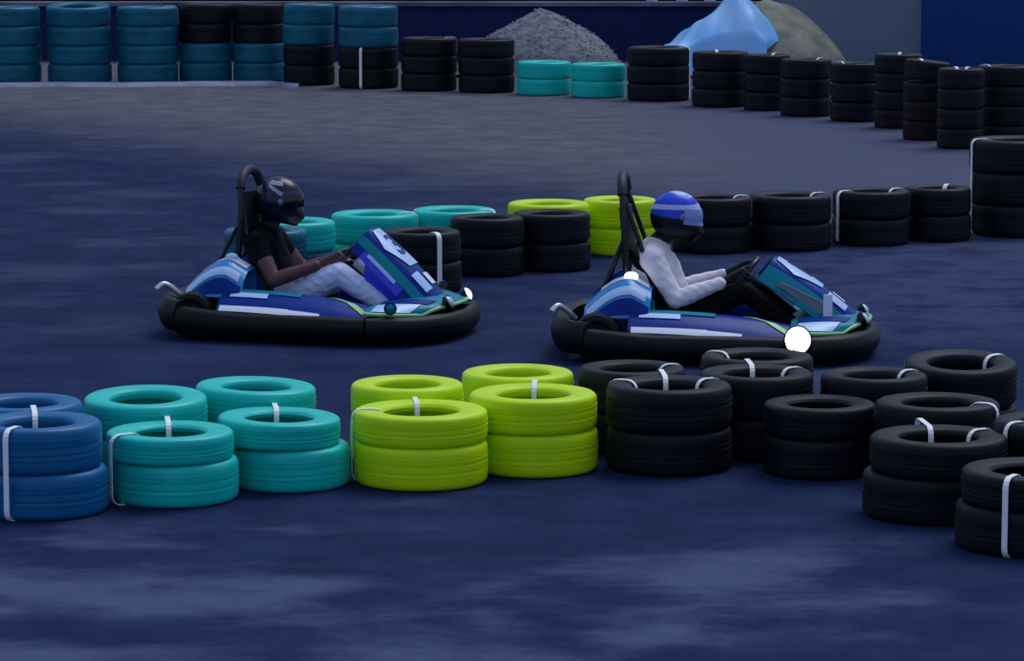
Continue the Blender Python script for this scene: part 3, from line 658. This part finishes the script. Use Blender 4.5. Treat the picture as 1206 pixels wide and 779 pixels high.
def make_person(kart, label, shirt, sleeve, hands, trousers, shoe, skin, helmet_fn, helm_mats, visor_m, lean, bulk=1.0, neckm=5, legs=1.0):
    root = empty('person', kart.location.copy(), kart.rotation_euler.z); tag(root, label, 'person', 'kart drivers')
    bones = []   # (p0, p1, r0, r1, sy, material index)
    mats = [shirt, sleeve, hands, trousers, shoe, skin]
    add = lambda p0, p1, r0, r1, mi, sy=1.0: bones.append((Vector(p0), Vector(p1), r0, r1, sy, mi))
    dx = lean
    hip = Vector((-.245, 0, .225)); belly = Vector((-.31, 0, .33)); chest = Vector((-.375, 0, .47)); collar = Vector((-.385, 0, .575))
    neck = Vector((-.365, 0, .64)); head = Vector((-.30+dx, 0, .765))
    add(hip, belly, .115, .112, 3, 1.3); add(belly, chest, .115, .125, 0, 1.28); add(chest, collar, .125, .085, 0, 1.35)
    add(collar, neck, .06, .055, neckm); add(neck, head+Vector((-.01, 0, -.05)), .055, .055, neckm)
    add(head+Vector((-.02, 0, .02)), head+Vector((.0, 0, .035)), .092, .09, 5, .88); add(head+Vector((.01, 0, -.03)), head+Vector((.045, 0, -.075)), .065, .035, 5, .9)
    add(head+Vector((.085, 0, .01)), head+Vector((.105, 0, -.02)), .010, .014, 5); add(head+Vector((.08, -.03, .03)), head+Vector((.08, .03, .03)), .012, .012, 5)
    for s in (-1, 1): add(head+Vector((-.01, s*.08, -.02)), head+Vector((-.01, s*.082, .02)), .012, .014, 5)
    for s in (-1, 1):
        sh = Vector((-.385, s*.175, .555)); el = Vector((-.245, s*.275, .335)); wr = Vector((.005, s*.205, .425))
        add(Vector((-.385, s*.09, .565)), sh, .075, .068, 0); add(sh, sh.lerp(el, .45), .066, .055, 0); add(sh.lerp(el, .45), el, .054, .047, 1); add(el, el.lerp(wr, .35), .046, .046, 1); add(el.lerp(wr, .35), wr, .045, .031, 1)
        # hand closed on the rim at a quarter to three
        a = R_(8); P = WHEEL_C+(WU*s*math.cos(a)+WV*math.sin(a))*WR
        o = (P-WHEEL_C).normalized(); tg = (WV-o*WV.dot(o)).normalized()
        palm = wr.lerp(P+WN*.034+o*.016, .62)
        for q, off in enumerate((-.036, -.012, .012, .036)):
            ln = (.86, 1.0, 1.06, .97)[q]
            pt = lambda ph, rho: P+tg*off+(WN*math.cos(R_(ph))+o*math.sin(R_(ph)))*rho
            k0_, k1_, k2_, k3_ = pt(28, .037), pt(28+62*ln, .0265), pt(28+118*ln, .0235), pt(28+178*ln, .0225)
            add(wr.lerp(palm, .3)+tg*off*.45, k0_, .017, .0125, 2); add(k0_, k1_, .0105, .0098, 2); add(k1_, k2_, .0096, .009, 2); add(k2_, k3_, .009, .0078, 2)
        th0 = palm+tg*.018; th1 = P+tg*.052+WN*.030-o*.002; th2 = P+tg*.070+WN*.020-o*.020
        add(th0, th1, .016, .012, 2); add(th1, th2, .0115, .009, 2)
        # legs
        hj = Vector((-.235, s*.095, .205)); kn = Vector((.145, s*.185, .375)); an = Vector((.475, s*.135, .145))
        add(hj, hj.lerp(kn, .5), .098, .084, 3); add(hj.lerp(kn, .5), kn, .084, .062, 3); add(kn, kn.lerp(an, .35), .062, .060, 3); add(kn.lerp(an, .35), an, .059, .045, 3)
        add(an+Vector((-.03, 0, -.035)), an+Vector((.05, 0, -.01)), .040, .040, 4); add(an+Vector((.05, 0, -.01)), an+Vector((.125, 0, .075)), .038, .030, 4, 1.2)
    bk = lambda mi, sy: bulk if mi in (0, 1) else (legs if mi == 3 and sy == 1.0 else 1)
    bones = [(p0, p1, r0*bk(mi, sy), r1*bk(mi, sy), sy, mi) for p0, p1, r0, r1, sy, mi in bones]
    b = MB()
    for p0, p1, r0, r1, sy, mi in bones: capsule(b, p0, p1, r0, r1, sy)
    me = bpy.data.meshes.new('body_src'); me.from_pydata(b.v, [], b.f); me.update()
    bm = bmesh.new(); bm.from_mesh(me); bmesh.ops.recalc_face_normals(bm, faces=bm.faces); bm.to_mesh(me); bm.free()
    tmp = bpy.data.objects.new('body_tmp', me); COL.objects.link(tmp)
    r = tmp.modifiers.new('r', 'REMESH'); r.mode = 'VOXEL'; r.voxel_size = .0048
    sm = tmp.modifiers.new('s', 'SMOOTH'); sm.factor = .5; sm.iterations = 4
    bpy.context.view_layer.update()
    body = bpy.data.meshes.new_from_object(tmp.evaluated_get(bpy.context.evaluated_depsgraph_get())); bpy.data.objects.remove(tmp)
    n_ = len(body.vertices); co = np.empty(n_*3); body.vertices.foreach_get('co', co); co = co.reshape(-1, 3)
    # cloth folds: small relief on clothes only
    best = np.full(n_, 1e9); idx = np.zeros(n_, int)
    for p0, p1, r0, r1, sy, mi in bones:
        a_ = np.array(p0); d_ = np.array(p1)-a_; t = np.clip(((co-a_)@d_)/max(1e-9, d_@d_), 0, 1)
        q = co-(a_+t[:, None]*d_); q[:, 1] /= sy; dist = np.linalg.norm(q, axis=1)-(r0+(r1-r0)*t)
        m_ = dist < best; best[m_] = dist[m_]; idx[m_] = mi
    nr = np.empty(n_*3); body.vertices.foreach_get('normal', nr); nr = nr.reshape(-1, 3)
    fold = np.sin(co[:, 0]*70+co[:, 2]*95+3*np.sin(co[:, 1]*24))*.5+np.sin(co[:, 2]*120-co[:, 1]*50+2*np.sin(co[:, 0]*30))*.5
    amt = np.where(np.isin(idx, (0, 3)),   .002, np.where((idx == 1) & (mats[1] is mats[0]), .002, 0.0))
    co = co+nr*(fold*amt)[:, None]; body.vertices.foreach_set('co', co.ravel())
    for m in mats: body.materials.append(m)
    fi = np.empty(len(body.polygons), int)
    lt = np.empty(len(body.polygons), int); body.polygons.foreach_get('loop_start', lt)
    lv = np.empty(len(body.loops), int); body.loops.foreach_get('vertex_index', lv)
    fi = idx[lv[lt]]; body.polygons.foreach_set('material_index', fi); body.update()
    link_mesh('body', body, None, root)
    # helmet
    hc = head+Vector((.008, 0, .025))
    def hp(az, el):     # az 0 = forward, el -60..90 (degrees)
        a, e = R_(az), R_(el); d_ = Vector((math.cos(e)*math.cos(a), math.cos(e)*math.sin(a), math.sin(e)))
        sx = .152 if d_.x > 0 else .150
        pnt = Vector((d_.x*sx, d_.y*.124, d_.z*.146))
        chin = max(0, math.cos(a))**2*max(0.0, min(1.0, (-el-4)/22))
        pnt.x += .034*chin; pnt.z -= .012*chin
        return pnt
    tiltm = Matrix.Rotation(R_(8), 3, 'Y')
    nA, nE = 144, 84; els = [-52+142*i/nE for i in range(nE+1)]; vs_ = []; fs = []; fm = []
    for e in els:
        for q in range(nA):
            vs_.append(hc+tiltm @ hp(360*q/nA, e))
    def port(az, el): 
        az = (az+180) % 360-180; return abs(az) < 66 and -9 < el < 21
    for i in range(nE):
        for q in range(nA):
            az = 360*(q+.5)/nA; el = (els[i]+els[i+1])/2
            if port(az, el): continue
            fs.append((i*nA+q, i*nA+(q+1) % nA, (i+1)*nA+(q+1) % nA, (i+1)*nA+q)); fm.append(helmet_fn((az+180) % 360-180, el))
    hm = bpy.data.meshes.new('helmet'); hm.from_pydata([tuple(v) for v in vs_], [], fs); hm.update()
    for m in helm_mats: hm.materials.append(m)
    hm.polygons.foreach_set('material_index', fm); hm.polygons.foreach_set('use_smooth', [True]*len(fm))
    ho = bpy.data.objects.new('helmet', hm); COL.objects.link(ho); ho.parent = root
    sd = ho.modifiers.new('thickness', 'SOLIDIFY'); sd.thickness = .012; sd.offset = -1
    def vis(u, v): return hc+tiltm @ (hp(-70+140*u, -11+35*v)*1.02)
    MB().slab(vis, 28, 10, .004).build('visor', visor_m, ho)
    for s in (-1, 1):
        c = hc+tiltm @ (hp(s*73, 4)*1.015); MB().sphere(c, .018, 12, 6, (1, .45, 1)).build('visor_pivot', M_GREYP, ho)
    rimp = [hc+tiltm @ hp(360*q/36, -52) for q in range(36)]
    MB().tube(rimp, .008, 8, closed=True).build('edge_trim', M_BLK, ho)
    return root

SKIN = mat('skin_brown', lin(96, 62, 62), 0.55)
def helm_left(az, el):
    # black shell, highlight painted as a pale crescent at the top rear, and a slanting pale side stripe
    if abs(az) > 70 and abs(az) < 125 and 44 < el < 60: return 1
    if 30 < abs(az) < 118 and abs(el-(18+(abs(az)-60)*.42)) < 5: return 1
    if abs(az) < 60 and 24 < el < 34: return 2
    return 0
def helm_right(az, el):
    # blue crown with pale lilac bands, black below
    if el < -2: return 3
    if 52 < el < 66 and abs(az) > 40: return 0
    if el > 58: return 1
    if abs(el-(14+(180-abs(az))*.12)) < 6: return 1
    if abs(az) < 62 and el < 34: return 1
    return 0
VIS = mat('dark_visor', lin(6, 7, 16), 0.12, 0.6)
PL = make_person(KL, 'person in black T-shirt and pale blue trousers with dark helmet, driving', mat('black_tshirt', lin(10, 11, 20), .85, .15), SKIN, SKIN,
    mat('pale_blue_trousers', lin(216, 224, 255), .85, .15), mat('dark_shoe', lin(20, 20, 30), .6), SKIN,
    helm_left, [mat('helmet_dark', lin(16, 18, 42), .3), mat('helmet_grey', lin(150, 155, 185), .4), mat('helmet_navy', lin(36, 40, 84), .35)], VIS, -.005, 1.0, 4, 1.14)
PR = make_person(KR, 'person in off-white long-sleeved top, dark gloves and blue and white helmet, driving', mat('offwhite_top', lin(246, 236, 242), .9, .15), MATS['offwhite_top'], mat('black_glove', lin(20, 20, 32), .7),
    mat('black_trousers', lin(9, 10, 16), .85, .15), mat('dark_shoe', lin(20, 20, 30), .6), SKIN,
    helm_right, [mat('helmet_blue', lin(28, 66, 220), .35), mat('helmet_lilac', lin(190, 200, 245), .4), mat('helmet_navy', lin(36, 40, 84), .35), mat('helmet_black', lin(10, 11, 18), .4)], mat('pale_visor', lin(140, 156, 226), 0.2, 0.5), .03, 1.16, 2)
